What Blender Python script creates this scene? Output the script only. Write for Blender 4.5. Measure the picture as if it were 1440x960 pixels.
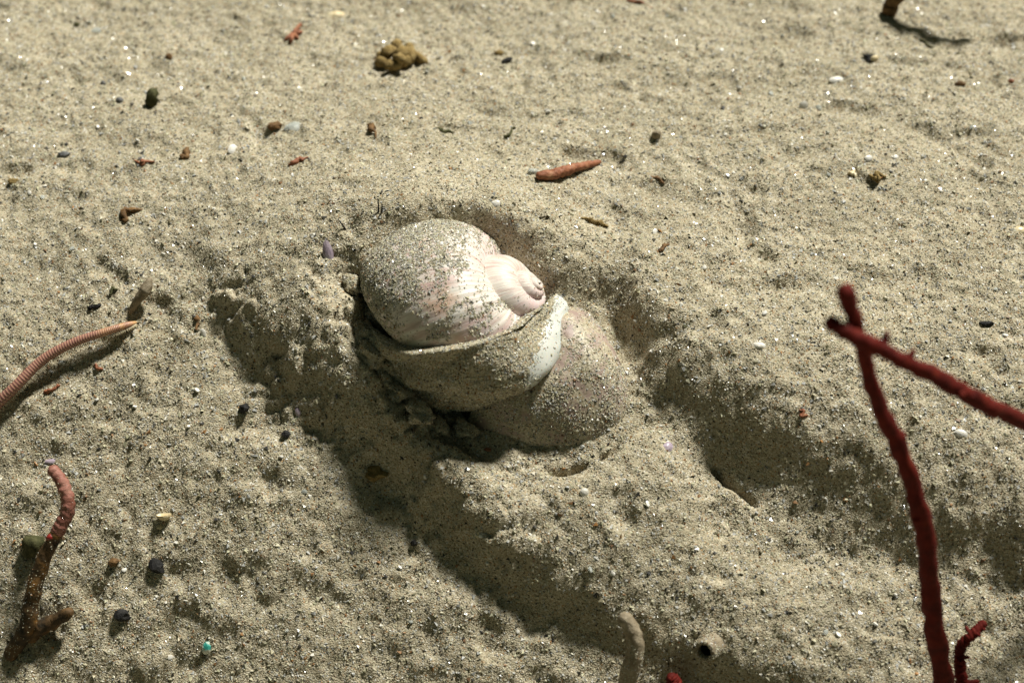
import bpy, bmesh, math
import numpy as np
from mathutils import Vector, Matrix

# ---------------------------------------------------------------- scene reset
for o in list(bpy.data.objects):
    bpy.data.objects.remove(o)
scene = bpy.context.scene
col = scene.collection
rng = np.random.default_rng(7)

# ---------------------------------------------------------------- camera
PITCH, DIST, LENS = math.radians(52), 0.50, 50.0
CAM = np.array([0.0, -DIST * math.cos(PITCH), DIST * math.sin(PITCH)])
RIGHT = np.array([1.0, 0.0, 0.0])
FWD = -CAM / np.linalg.norm(CAM)
UP = np.cross(RIGHT, FWD)
cd = bpy.data.cameras.new('camera')
cd.lens = LENS
cd.sensor_width = 36
cd.clip_start = 0.01
cd.clip_end = 200
cd.dof.use_dof = True
cd.dof.focus_distance = 0.522
cd.dof.aperture_fstop = 7.0
cam = bpy.data.objects.new('camera', cd)
col.objects.link(cam)
cam.location = CAM
cam.rotation_euler = (math.pi / 2 - PITCH, 0, 0)
scene.camera = cam

# ---------------------------------------------------------------- world + sun
SUN_EL, SUN_AZ = math.radians(49), math.radians(35)      # azimuth from +Y towards +X
SUN_DIR = np.array([math.sin(SUN_AZ) * math.cos(SUN_EL), math.cos(SUN_AZ) * math.cos(SUN_EL), math.sin(SUN_EL)])
w = bpy.data.worlds.new('World')
scene.world = w
w.use_nodes = True
wn, wl = w.node_tree.nodes, w.node_tree.links
wn.clear()
sky = wn.new('ShaderNodeTexSky')
sky.sky_type = 'NISHITA'
sky.sun_disc = False
sky.sun_elevation = SUN_EL
sky.sun_rotation = SUN_AZ
tint = wn.new('ShaderNodeMix')
tint.data_type = 'RGBA'
tint.blend_type = 'MULTIPLY'
tint.inputs['Factor'].default_value = 1
tint.inputs['B'].default_value = (0.95, 0.90, 0.42, 1)     # daylight filtered by green sea water
bg = wn.new('ShaderNodeBackground')
bg.inputs['Strength'].default_value = 0.022
wo = wn.new('ShaderNodeOutputWorld')
wl.new(sky.outputs[0], tint.inputs['A'])
wl.new(tint.outputs['Result'], bg.inputs['Color'])
wl.new(bg.outputs[0], wo.inputs[0])
sd = bpy.data.lights.new('sun', 'SUN')
sd.energy = 5.0
sd.angle = math.radians(8.0)
sd.color = (1.0, 0.98, 0.885)
sun = bpy.data.objects.new('sun', sd)
col.objects.link(sun)
sun.rotation_euler = Vector(SUN_DIR).to_track_quat('Z', 'Y').to_euler()
sun.location = SUN_DIR * 3

scene.view_settings.view_transform = 'Standard'
scene.view_settings.look = 'None'
scene.view_settings.exposure = 0.40
scene.view_settings.gamma = 1

# ---------------------------------------------------------------- noise
_tab = np.random.default_rng(3).random((256, 256))


def vnoise(x, y):
    xi, yi = np.floor(x).astype(int), np.floor(y).astype(int)
    fx, fy = x - xi, y - yi
    fx, fy = fx * fx * fx * (fx * (fx * 6 - 15) + 10), fy * fy * fy * (fy * (fy * 6 - 15) + 10)
    a, b = _tab[xi % 256, yi % 256], _tab[(xi + 1) % 256, yi % 256]
    c, d = _tab[xi % 256, (yi + 1) % 256], _tab[(xi + 1) % 256, (yi + 1) % 256]
    return (a + (b - a) * fx) * (1 - fy) + (c + (d - c) * fx) * fy - 0.5


def fbm(x, y, s, octv=4, gain=0.5):
    r, a, k = 0, 1.0, 1 / s
    for i in range(octv):
        ca, sa = math.cos(i * 1.3), math.sin(i * 1.3)
        r = r + a * vnoise((x * ca - y * sa) * k + 17.3 * i, (x * sa + y * ca) * k + 5.1 * i)
        a *= gain
        k *= 2.03
    return r


# ---------------------------------------------------------------- seabed heights
def z0(x, y):
    """broad brow of sand, added to grade the light: level beyond, falling away towards the near side"""
    yy = 0.45 * np.tanh(y / 0.45)
    xx = 0.5 * np.tanh(x / 0.5)
    near = 0.74 * 0.045 * np.logaddexp(0, -(yy + 0.14 * xx - 0.005) / 0.045)  # slope added to tip the near sand from the sun and darken it
    far = 0.17 * 0.05 * np.logaddexp(0, (yy - 0.10) / 0.05)
    return -(near + far) * np.exp(-0.5 * (x / 1.2) ** 2)


def ray(px, py):
    """direction from the camera through photograph position (1440 x 960)"""
    u, v = (px - 720) / 1440 * 36 / LENS, -(py - 480) / 1440 * 36 / LENS
    d = FWD[None] + np.atleast_1d(u)[:, None] * RIGHT[None] + np.atleast_1d(v)[:, None] * UP[None]
    return d / np.linalg.norm(d, axis=1)[:, None]


def hit(px, py, hf, h=0.0):
    """walk the ray down to height field hf + h (metres)"""
    d = ray(np.atleast_1d(np.asarray(px, float)), np.atleast_1d(np.asarray(py, float)))
    t = (h - CAM[2]) / d[:, 2]
    for _ in range(26):
        p = CAM[None] + d * t[:, None]
        tz = (hf(p[:, 0], p[:, 1]) + h - CAM[2]) / d[:, 2]
        t = t + 0.72 * (tz - t)
    return CAM[None] + d * t[:, None]


# sculpting lines: survey position and height above the swell in millimetres
LINES = [
    # foot of the left furrow wall
    [(276, 372, 0), (300, 430, -1), (335, 510, -1), (400, 580, -2), (470, 625, -3), (540, 652, -3), (573, 703, -3), (623, 753, -3),
     (667, 793, -3), (733, 837, -3), (780, 860, -3), (863, 903, -3), (1000, 955, -3), (1150, 1020, -2)],
    # just outside it, flat sand
    [(225, 380, 0), (255, 460, 0), (300, 560, 0), (380, 640, 0), (470, 680, 0), (540, 730, 0), (600, 800, 0), (700, 870, 0), (800, 930, -1), (900, 990, -1)],
    # crest of the left wall
    [(298, 355, 6), (330, 390, 10), (370, 446, 11), (428, 496, 12), (476, 542, 12), (528, 590, 11.5), (580, 642, 11), (626, 684, 10.5), (668, 736, 10),
     (731, 781, 9.5), (781, 818, 9), (850, 854, 9), (934, 905, 8), (1080, 953, 7), (1200, 1010, 7)],
    # bank between crest and groove
    [(380, 345, 13), (420, 385, 15.5), (450, 412, 18), (474, 452, 17.5), (506, 508, 16), (545, 566, 14.5), (596, 620, 13), (650, 672, 11)],
    # groove beside the shell
    [(478, 370, 14), (500, 430, 2), (530, 480, -4), (562, 530, -8), (605, 580, -8), (640, 600, -6)],
    [(560, 470, -12), (620, 540, -12), (660, 560, -10), (700, 540, -6), (640, 420, -12), (720, 450, -10)],
    # sand banked behind the shell
    [(452, 345, 17), (472, 312, 20), (520, 285, 23), (580, 274, 24), (650, 284, 23), (720, 308, 21), (785, 342, 17), (832, 390, 10)],
    [(320, 300, 5), (390, 262, 8), (480, 235, 10), (600, 220, 11), (700, 235, 10), (800, 275, 9), (880, 335, 7)],
    # under the foot
    [(700, 590, 3), (760, 560, 2), (800, 520, 2), (830, 480, 2), (850, 560, 3), (780, 600, 4)],
    # crack below the foot
    [(625, 610, 2), (680, 640, 4), (720, 655, 3), (760, 657, 2), (810, 655, 2), (845, 635, 2), (880, 605, 1)],
    # track behind the foot
    [(690, 680, 10), (770, 700, 9), (860, 680, 8), (930, 650, 6)],
    [(780, 770, 9), (900, 790, 8), (1000, 760, 6)],
    [(900, 850, 9), (1020, 860, 8), (1150, 830, 5)],
    [(1080, 910, 8), (1200, 900, 6), (1330, 870, 3)],
    # foot of the right furrow wall
    [(842, 425, -3), (872, 460, -7), (890, 500, -4), (905, 550, -1), (950, 590, -1), (1010, 650, -3), (1045, 680, -4), (1100, 705, -2), (1200, 755, -2),
     (1290, 795, -3), (1380, 815, -3), (1480, 850, -3)],
    # crest of the right wall
    [(850, 385, 8), (900, 425, 11), (950, 485, 11), (1010, 550, 12), (1090, 590, 11.5), (1180, 630, 10), (1260, 675, 9), (1350, 720, 8), (1460, 765, 8)],
    # right-hand sand
    [(950, 390, 9), (1050, 440, 10), (1150, 480, 11), (1280, 540, 11), (1460, 600, 10)],
    [(1000, 300, 4), (1150, 360, 6), (1300, 420, 7), (1460, 470, 8)],
    [(950, 200, 1), (1150, 240, 2), (1300, 300, 3), (1460, 330, 3)],
    # level sand far and left
    [(-60, -40, 0), (300, -40, 0), (700, -40, 0), (1100, -40, 0), (1500, -40, 0)],
    [(-40, 100, 0), (250, 110, 0), (550, 110, 0), (850, 100, 0), (1150, 100, 0), (1480, 110, 0)],
    [(-40, 250, 0), (150, 260, 1), (300, 190, 1)],
    [(-40, 400, 0), (100, 380, 0), (200, 330, 1)],
    [(-40, 560, 1), (100, 560, 0), (220, 600, 0)],
    [(-40, 720, 0), (150, 720, 0), (320, 740, 0)],
    [(-40, 900, 0), (200, 880, 0), (420, 860, 0), (550, 900, 0), (300, 1000, 0), (700, 1000, -1)],
]
ctrl = []
for ln in LINES:
    a = np.array(ln, float)
    seg = np.hypot(np.diff(a[:, 0]), np.diff(a[:, 1]))
    tt = np.concatenate([[0], np.cumsum(seg)])
    n = max(len(a), int(tt[-1] / 55) + 1)
    ts = np.linspace(0, tt[-1], n)
    for t in ts:
        ctrl.append([np.interp(t, tt, a[:, k]) for k in range(3)])
ctrl = np.array(ctrl)
ctrl[:, 2] *= np.where(ctrl[:, 1] > 690, 0.82, 0.90)
pts = np.vstack([hit(c[0:1], c[1:2], z0, c[2] / 1000) for c in ctrl])
CX, CY, CH = pts[:, 0], pts[:, 1], ctrl[:, 2] / 1000
# ring of zeros far outside
ang = np.linspace(0, 2 * math.pi, 24, endpoint=False)
CX = np.concatenate([CX, 0.55 * np.cos(ang)])
CY = np.concatenate([CY, 0.05 + 0.5 * np.sin(ang)])
CH = np.concatenate([CH, np.zeros(24)])
RC = 0.0035
# sand lies close against the back and flank of the shell
SC = hit([644], [446], z0, -0.007)[0]
for a_deg, rr_, hh in ((5, 0.039, 0.013), (25, 0.035, 0.016), (45, 0.031, 0.0185), (65, 0.028, 0.020), (85, 0.027, 0.0205), (105, 0.028, 0.0205), (125, 0.030, 0.020), (145, 0.033, 0.0185), (165, 0.037, 0.017), (185, 0.039, 0.015)):
    CX = np.append(CX, SC[0] + rr_ * math.cos(math.radians(a_deg)))
    CY = np.append(CY, SC[1] + rr_ * math.sin(math.radians(a_deg)))
    CH = np.append(CH, hh)


def rbf_phi(dx, dy):
    return np.sqrt(dx * dx + dy * dy + RC * RC)


A = rbf_phi(CX[:, None] - CX[None], CY[:, None] - CY[None])
WGT = np.linalg.solve(A + np.eye(len(CX)) * -2e-3, CH)


def feat(x, y):
    shp = np.shape(x)
    x, y = np.ravel(x), np.ravel(y)
    out = np.zeros(len(x))
    near = (np.abs(x) < 0.7) & (np.abs(y - 0.05) < 0.6)
    idx = np.nonzero(near)[0]
    for k in range(0, len(idx), 40000):
        i = idx[k:k + 40000]
        out[i] = rbf_phi(x[i, None] - CX[None], y[i, None] - CY[None]) @ WGT
    r = np.hypot(x / 0.55, (y - 0.05) / 0.5)
    out *= np.clip((1.05 - r) / 0.25, 0, 1)
    return out.reshape(shp)


CRUMB = hit([470, 500, 530, 560, 590, 625, 330, 400, 460, 520, 600, 700], [420, 470, 510, 550, 585, 605, 430, 540, 590, 600, 690, 780], z0, 0.004)


CRACKS = [[(622, 612), (680, 646), (722, 667)], [(738, 655), (775, 664), (830, 652), (860, 626), (884, 602)], 
          [(1010, 640), (1040, 672), (1062, 690)],
          [(365, 505), (385, 492), (400, 500)]]
CRK = []
for ln in CRACKS:
    q = np.vstack([hit([p[0]], [p[1]], z0, 0.005)[0] for p in ln])
    CRK += [(q[i, :2], q[i + 1, :2]) for i in range(len(q) - 1)]


def crack_depth(x, y):
    wx, wy = x + 0.0022 * fbm(x, y, 0.007, 3), y + 0.0022 * fbm(x + 5, y + 5, 0.007, 3)
    d = np.full_like(x, 9.0)
    for a, b_ in CRK:
        ab = b_ - a
        t = np.clip(((wx - a[0]) * ab[0] + (wy - a[1]) * ab[1]) / (ab @ ab), 0, 1)
        d = np.minimum(d, np.hypot(wx - a[0] - t * ab[0], wy - a[1] - t * ab[1]))
    return 0.0052 * np.exp(-(d / 0.0011) ** 2) * np.clip(0.75 + 1.6 * fbm(x + 2, y + 2, 0.010, 2), 0.1, 1.3)


def detail(x, y):
    n = 0.0028 * fbm(x, y, 0.045, 3, 0.5)
    n += 0.0014 * fbm(x + 3, y + 1, 0.010, 3, 0.6) + 0.0011 * fbm(x + 8, y + 3, 0.0035, 2, 0.6)
    # streaky ripples lying across the view
    n += 0.0012 * fbm(x * 0.35 + 0.3 * y + 9, y + 4, 0.010, 2, 0.5)
    # shallow pits and little heaps
    p = fbm(x + 7, y + 2, 0.016, 2)
    n -= 0.0028 * np.clip(p - 0.24, 0, 1) * 2.5
    # crumbled walls
    m = np.zeros_like(x)
    for c in CRUMB:
        m = np.maximum(m, np.exp(-((x - c[0]) ** 2 + (y - c[1]) ** 2) / 0.011 ** 2))
    n += m * (0.0085 * np.abs(fbm(x + 1, y + 6, 0.008, 3, 0.55)) - 0.001)
    return n - crack_depth(x, y)


def H(x, y):
    x, y = np.asarray(x, float), np.asarray(y, float)
    return z0(x, y) + feat(x, y) + detail(x, y)


def P(px, py, h=0.0):
    """point on the sand seen at a photograph position, h metres above the sand"""
    return hit([px], [py], H, h)[0]


def ground(x, y):
    return float(H(np.array([x]), np.array([y]))[0])


# ---------------------------------------------------------------- material helpers
def mat(name):
    m = bpy.data.materials.new(name)
    m.use_nodes = True
    nt = m.node_tree
    b = nt.nodes['Principled BSDF']
    return m, nt, b


def ramp(nt, stops, interp='LINEAR'):
    r = nt.nodes.new('ShaderNodeValToRGB')
    e = r.color_ramp
    e.interpolation = interp
    while len(e.elements) < len(stops):
        e.elements.new(0.5)
    for el, (p, c) in zip(e.elements, stops):
        el.position = p
        el.color = (*c, 1)
    return r


def texco(nt):
    return nt.nodes.new('ShaderNodeTexCoord').outputs['Object']


def noise_n(nt, co, scale, detail_=3, rough=0.55):
    n = nt.nodes.new('ShaderNodeTexNoise')
    n.inputs['Scale'].default_value = scale
    n.inputs['Detail'].default_value = detail_
    n.inputs['Roughness'].default_value = rough
    nt.links.new(co, n.inputs['Vector'])
    return n


def mixc(nt, a, b, fac, mode='MIX'):
    m = nt.nodes.new('ShaderNodeMix')
    m.data_type = 'RGBA'
    m.blend_type = mode
    for sock, v in (('A', a), ('B', b)):
        if isinstance(v, tuple):
            m.inputs[sock].default_value = (*v, 1)
        else:
            nt.links.new(v, m.inputs[sock])
    if isinstance(fac, float):
        m.inputs['Factor'].default_value = fac
    else:
        nt.links.new(fac, m.inputs['Factor'])
    return m.outputs['Result']


def bump_n(nt, h, strength, dist, b):
    n = nt.nodes.new('ShaderNodeBump')
    n.inputs['Strength'].default_value = strength
    n.inputs['Distance'].default_value = dist
    nt.links.new(h, n.inputs['Height'])
    nt.links.new(n.outputs[0], b.inputs['Normal'])
    return n


SAND_STOPS = [(0.0, (0.05, 0.045, 0.035)), (0.05, (0.20, 0.165, 0.11)), (0.16, (0.33, 0.285, 0.20)), (0.5, (0.43, 0.38, 0.28)), (0.8, (0.50, 0.45, 0.35)), (0.94, (0.60, 0.56, 0.47)),
              (0.985, (0.36, 0.22, 0.10))]


def sand_nodes(nt, co):
    """fine sand: every cell a grain with its own colour; returns colour, height"""
    v = nt.nodes.new('ShaderNodeTexVoronoi')
    v.inputs['Scale'].default_value = 1900
    nt.links.new(co, v.inputs['Vector'])
    sep = nt.nodes.new('ShaderNodeSeparateColor')
    nt.links.new(v.outputs['Color'], sep.inputs[0])
    r = ramp(nt, SAND_STOPS)
    nt.links.new(sep.outputs[0], r.inputs[0])
    big = noise_n(nt, co, 45, 4)
    rb = ramp(nt, [(0.3, (0.82, 0.80, 0.74)), (0.7, (1.06, 1.04, 1.0))])
    nt.links.new(big.outputs['Fac'], rb.inputs[0])
    c = mixc(nt, r.outputs[0], rb.outputs[0], 1.0, 'MULTIPLY')
    return c, v.outputs['Distance']


M = {}
m, nt, b = mat('fine_sand')
c, h = sand_nodes(nt, texco(nt))
nt.links.new(c, b.inputs['Base Color'])
b.inputs['Roughness'].default_value = 0.9
b.inputs['Specular IOR Level'].default_value = 0.25
bump_n(nt, h, 0.7, -0.0005, b)
M['sand'] = m

m, nt, b = mat('sand_grain')
at = nt.nodes.new('ShaderNodeAttribute')
at.attribute_name = 'grain_colour'
nt.links.new(at.outputs['Color'], b.inputs['Base Color'])
nt.links.new(at.outputs['Alpha'], b.inputs['Roughness'])
b.inputs['Specular IOR Level'].default_value = 0.75
M['grain'] = m


def simple(name, stops, scale, rough=0.6, bump=0.4, bdist=0.0006, spec=0.4, sss=0.0, trans=0.0, grit=0.0):
    m, nt, b = mat(name)
    co = texco(nt)
    n = noise_n(nt, co, scale, 5, 0.6)
    r = ramp(nt, stops)
    nt.links.new(n.outputs['Fac'], r.inputs[0])
    c = r.outputs[0]
    if grit > 0:
        sc, sh = sand_nodes(nt, co)
        g = noise_n(nt, co, 160, 5, 0.7)
        gr = ramp(nt, [(0.5 - grit * 0.25, (1, 1, 1)), (0.62 - grit * 0.25, (0, 0, 0))])
        nt.links.new(g.outputs['Fac'], gr.inputs[0])
        c = mixc(nt, sc, c, gr.outputs[0])
    nt.links.new(c, b.inputs['Base Color'])
    b.inputs['Roughness'].default_value = rough
    b.inputs['Specular IOR Level'].default_value = spec
    if sss:
        b.inputs['Subsurface Weight'].default_value = sss
        b.inputs['Subsurface Radius'].default_value = (0.003, 0.0018, 0.0012)
        b.inputs['Subsurface Scale'].default_value = 1.0
    if trans:
        b.inputs['Transmission Weight'].default_value = trans
        b.inputs['IOR'].default_value = 1.12
    n2 = noise_n(nt, co, scale * 3, 4)
    bump_n(nt, n2.outputs['Fac'], bump, bdist, b)
    M[name] = m
    return m


simple('snail_skin', [(0.3, (0.25, 0.17, 0.145)), (0.55, (0.36, 0.265, 0.225)), (0.75, (0.45, 0.36, 0.31))], 60, 0.5, 0.45, 0.0008, 0.4, grit=0.35)
simple('pale_mantle', [(0.3, (0.55, 0.55, 0.50)), (0.7, (0.68, 0.68, 0.64))], 90, 0.42, 0.15, 0.0004, 0.4, sss=0.3)
simple('bound_sand', [(0.3, (0.20, 0.17, 0.11)), (0.7, (0.36, 0.31, 0.22))], 260, 0.9, 0.8, 0.0012, 0.2, grit=0.9)
simple('red_alga', [(0.3, (0.05, 0.004, 0.003)), (0.6, (0.11, 0.009, 0.005)), (0.8, (0.18, 0.028, 0.010))], 220, 0.75, 0.5, 0.0005, 0.15)
simple('white_shell', [(0.35, (0.62, 0.58, 0.50)), (0.65, (0.82, 0.80, 0.76))], 300, 0.35, 0.3, 0.0003, 0.5)
simple('cream_shell', [(0.35, (0.55, 0.42, 0.22)), (0.65, (0.80, 0.70, 0.48))], 300, 0.4, 0.3, 0.0003, 0.5)
simple('teal_shell', [(0.40, (0.02, 0.20, 0.16)), (0.48, (0.06, 0.34, 0.28)), (0.56, (0.75, 0.74, 0.64))], 190, 0.3, 0.2, 0.0003, 0.5)
simple('lilac_shell', [(0.35, (0.30, 0.23, 0.30)), (0.65, (0.50, 0.42, 0.47))], 200, 0.4, 0.2, 0.0003, 0.5)
simple('clear_jelly', [(0.35, (0.50, 0.52, 0.48)), (0.65, (0.70, 0.72, 0.68))], 200, 0.2, 0.2, 0.0003, 0.5, trans=0.45)
simple('dark_stone', [(0.3, (0.006, 0.006, 0.007)), (0.7, (0.028, 0.026, 0.024))], 500, 0.65, 0.6, 0.0006, 0.2)
simple('grey_stone', [(0.3, (0.07, 0.07, 0.075)), (0.7, (0.18, 0.18, 0.18))], 500, 0.7, 0.5, 0.0005, 0.4)
simple('brown_bit', [(0.3, (0.07, 0.035, 0.012)), (0.7, (0.22, 0.12, 0.045))], 400, 0.7, 0.7, 0.0006, 0.3)
simple('rust_bit', [(0.3, (0.17, 0.055, 0.025)), (0.55, (0.29, 0.11, 0.055)), (0.75, (0.40, 0.21, 0.11))], 260, 0.6, 0.7, 0.0007, 0.3)
simple('ochre_clump', [(0.3, (0.13, 0.085, 0.025)), (0.55, (0.27, 0.19, 0.075)), (0.75, (0.40, 0.31, 0.15))], 330, 0.85, 0.9, 0.0009, 0.2)
simple('olive_weed', [(0.3, (0.030, 0.033, 0.012)), (0.7, (0.10, 0.095, 0.04))], 400, 0.8, 0.7, 0.0006, 0.2)
simple('tan_tube', [(0.3, (0.16, 0.12, 0.075)), (0.55, (0.27, 0.22, 0.15)), (0.75, (0.36, 0.30, 0.22))], 240, 0.7, 0.8, 0.0006, 0.3)
simple('rosy_tube', [(0.3, (0.14, 0.045, 0.025)), (0.5, (0.29, 0.12, 0.09)), (0.7, (0.40, 0.20, 0.15))], 200, 0.6, 0.8, 0.0007, 0.3)
simple('dark_tube', [(0.35, (0.018, 0.013, 0.006)), (0.55, (0.10, 0.055, 0.02)), (0.7, (0.30, 0.15, 0.04))], 170, 0.7, 0.8, 0.0007, 0.3)
simple('scarlet', [(0.3, (0.16, 0.010, 0.010)), (0.7, (0.34, 0.035, 0.025))], 300, 0.4, 0.3, 0.0004, 0.5)
simple('hollow', [(0.3, (0.006, 0.006, 0.005)), (0.7, (0.012, 0.012, 0.01))], 100, 0.9, 0.1, 0.0002, 0.1)  # near-black colour put in for the shade inside a tube
simple('bristle', [(0.3, (0.45, 0.38, 0.26)), (0.7, (0.6, 0.52, 0.36))], 300, 0.5, 0.1, 0.0002, 0.3)


# ---------------------------------------------------------------- mesh helpers
def mesh_from(name, verts, faces, smooth=True):
    me = bpy.data.meshes.new(name)
    me.from_pydata([tuple(map(float, v)) for v in verts], [], [tuple(map(int, f)) for f in faces])
    me.validate()
    if smooth:
        me.polygons.foreach_set('use_smooth', np.ones(len(me.polygons), bool))
    me.update()
    return me


def mesh_np(name, verts, faces, smooth=True):
    """fast path: numpy verts (n,3), faces (m,k)"""
    me = bpy.data.meshes.new(name)
    k = faces.shape[1]
    me.vertices.add(len(verts))
    me.vertices.foreach_set('co', np.ascontiguousarray(verts, np.float32).ravel())
    me.loops.add(faces.size)
    me.loops.foreach_set('vertex_index', np.ascontiguousarray(faces, np.int32).ravel())
    me.polygons.add(len(faces))
    me.polygons.foreach_set('loop_start', np.arange(0, faces.size, k, dtype=np.int32))
    me.polygons.foreach_set('loop_total', np.full(len(faces), k, np.int32))
    me.polygons.foreach_set('use_smooth', np.full(len(faces), smooth))
    me.update(calc_edges=True)
    return me


def link(name, me, material, parent=None, origin=None):
    """one mesh object; vertices are world coordinates, origin shifts the object's own origin"""
    if origin is not None:
        me.transform(Matrix.Translation(-Vector(origin)))
    o = bpy.data.objects.new(name, me)
    me.materials.append(material)
    col.objects.link(o)
    if origin is not None:
        o.location = origin
    if parent is not None:
        o.parent = parent
        o.location = Vector(o.location) - parent_loc(parent)
    return o


def parent_loc(p):
    v = Vector(p.location)
    while p.parent:
        p = p.parent
        v += Vector(p.location)
    return v


def tag(o, label, cat, group=None):
    o['label'], o['category'] = label, cat
    if group:
        o['group'] = group
    return o


def empty(name, loc, label, cat, group=None):
    o = bpy.data.objects.new(name, None)
    o.empty_display_size = 0.01
    col.objects.link(o)
    o.location = loc
    return tag(o, label, cat, group)


def catmull(p, n):
    p = np.asarray(p, float)
    q = np.vstack([2 * p[0] - p[1], p, 2 * p[-1] - p[-2]])
    u = np.linspace(0, len(p) - 1 - 1e-9, n)
    i = u.astype(int)
    t = (u - i)[:, None]
    a, b_, c_, d = q[i], q[i + 1], q[i + 2], q[i + 3]
    return 0.5 * (2 * b_ + (c_ - a) * t + (2 * a - 5 * b_ + 4 * c_ - d) * t ** 2 + (3 * b_ - a - 3 * c_ + d) * t ** 3)


def grid_faces(nu, nv, wrap_v=False):
    i, j = np.meshgrid(np.arange(nu - 1), np.arange(nv if wrap_v else nv - 1), indexing='ij')
    j2 = (j + 1) % nv
    return np.stack([i * nv + j, i * nv + j2, (i + 1) * nv + j2, (i + 1) * nv + j], -1).reshape(-1, 4)


def tube(path, rad, n=60, seg=10, bumps=0.0, rings=0, ring_amp=0.0, seed=0, round_end=True):
    """swept tube along a spline; rad = list of radii; returns verts, faces, t per vertex"""
    c = catmull(path, n)
    t = np.linspace(0, 1, n)
    r = np.interp(t, np.linspace(0, 1, len(rad)), rad)
    if rings:
        r = r * (1 + ring_amp * np.sin(t * rings * 2 * math.pi))
    if round_end:
        L = np.concatenate([[0], np.cumsum(np.linalg.norm(np.diff(c, axis=0), axis=1))])
        for dd in (L, L[-1] - L):
            r = r * np.sqrt(np.clip(1 - (1 - np.clip(dd / (r + 1e-9), 0, 1)) ** 2, 0.02, 1))
    tg = np.gradient(c, axis=0)
    tg /= np.linalg.norm(tg, axis=1)[:, None] + 1e-12
    ref = np.array([0.13, 0.21, 0.97])
    vs = []
    rg = np.random.default_rng(seed)
    ph = rg.random(2) * 50
    for k in range(n):
        a = np.cross(tg[k], ref)
        a /= np.linalg.norm(a)
        b_ = np.cross(tg[k], a)
        th = np.linspace(0, 2 * math.pi, seg, endpoint=False)
        rr = r[k] * (1 + bumps * 2 * (vnoise(np.cos(th) * 1.3 + ph[0] + k * 0.45, np.sin(th) * 1.3 + ph[1] + k * 0.2)))
        vs.append(c[k] + rr[:, None] * (np.cos(th)[:, None] * a + np.sin(th)[:, None] * b_))
    v = np.vstack(vs + [c[0:1], c[-1:]])
    f = [tuple(x) for x in grid_faces(n, seg, True)]
    m0, m1 = n * seg, n * seg + 1
    f += [(m0, (k + 1) % seg, k) for k in range(seg)]
    f += [(m1, (n - 1) * seg + k, (n - 1) * seg + (k + 1) % seg) for k in range(seg)]
    return v, f, c, r


def join(parts):
    V, F, o = [], [], 0
    for v, f in parts:
        V.append(np.asarray(v))
        F += [tuple(int(i) + o for i in x) for x in f]
        o += len(v)
    return np.vstack(V), F


def ico(sub=2):
    bm = bmesh.new()
    bmesh.ops.create_icosphere(bm, subdivisions=sub, radius=1)
    v = np.array([x.co[:] for x in bm.verts])
    f = [tuple(q.index for q in x.verts) for x in bm.faces]
    bm.free()
    return v, f


ICO = {k: ico(k) for k in (1, 2, 3)}


def lump(center, size, seed, rough=0.35, sub=2, rot=0.0, facet=0.0):
    v, f = ICO[sub]
    rg = np.random.default_rng(seed)
    o = rg.random(3) * 60
    n = vnoise(v[:, 0] * 1.4 + o[0], v[:, 1] * 1.4 + o[1] + v[:, 2] * 1.7) + 0.6 * vnoise(v[:, 2] * 3 + o[2], v[:, 0] * 3 + o[0] + v[:, 1] * 2.5)
    v = v * (1 + rough * 1.8 * n)[:, None]
    if facet:
        for k in range(7):
            d = rg.normal(size=3)
            d /= np.linalg.norm(d)
            s = v @ d
            lim = 0.72 + 0.15 * rg.random()
            v = v - np.clip(s - lim, 0, None)[:, None] * d * facet
    v = v * np.asarray(size)
    ca, sa = math.cos(rot), math.sin(rot)
    v = v @ np.array([[ca, sa, 0], [-sa, ca, 0], [0, 0, 1]])
    return v + np.asarray(center), f


# ---------------------------------------------------------------- grains
def grain_colours(n, r, dark=0.05, rust=0.035, pale=0.10):
    u = r.random(n)
    base = np.array([0.445, 0.41, 0.285])
    c = base[None] * (0.62 + 0.62 * r.random(n))[:, None]
    c *= 1 + 0.07 * (r.random((n, 3)) - 0.5)
    grey = r.random(n) < 0.22
    c[grey] = c[grey].mean(1)[:, None] * np.array([1.0, 1.0, 0.96])
    k = u < dark
    c[k] = np.array([0.022, 0.020, 0.018]) * (0.5 + 1.6 * r.random(k.sum()))[:, None]
    k = (u >= dark) & (u < dark + rust)
    c[k] = np.array([0.25, 0.125, 0.045]) * (0.5 + 0.9 * r.random(k.sum()))[:, None]
    k = u > 1 - pale
    c[k] = np.array([0.66, 0.63, 0.56]) * (0.8 + 0.3 * r.random(k.sum()))[:, None]
    c = np.clip(c, 0.008, 0.85)
    rough = 0.55 + 0.4 * r.random(n)
    gl = r.random(n) < 0.22
    rough[gl] = 0.16 + 0.12 * r.random(gl.sum())
    return np.concatenate([c, rough[:, None]], 1)


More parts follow.
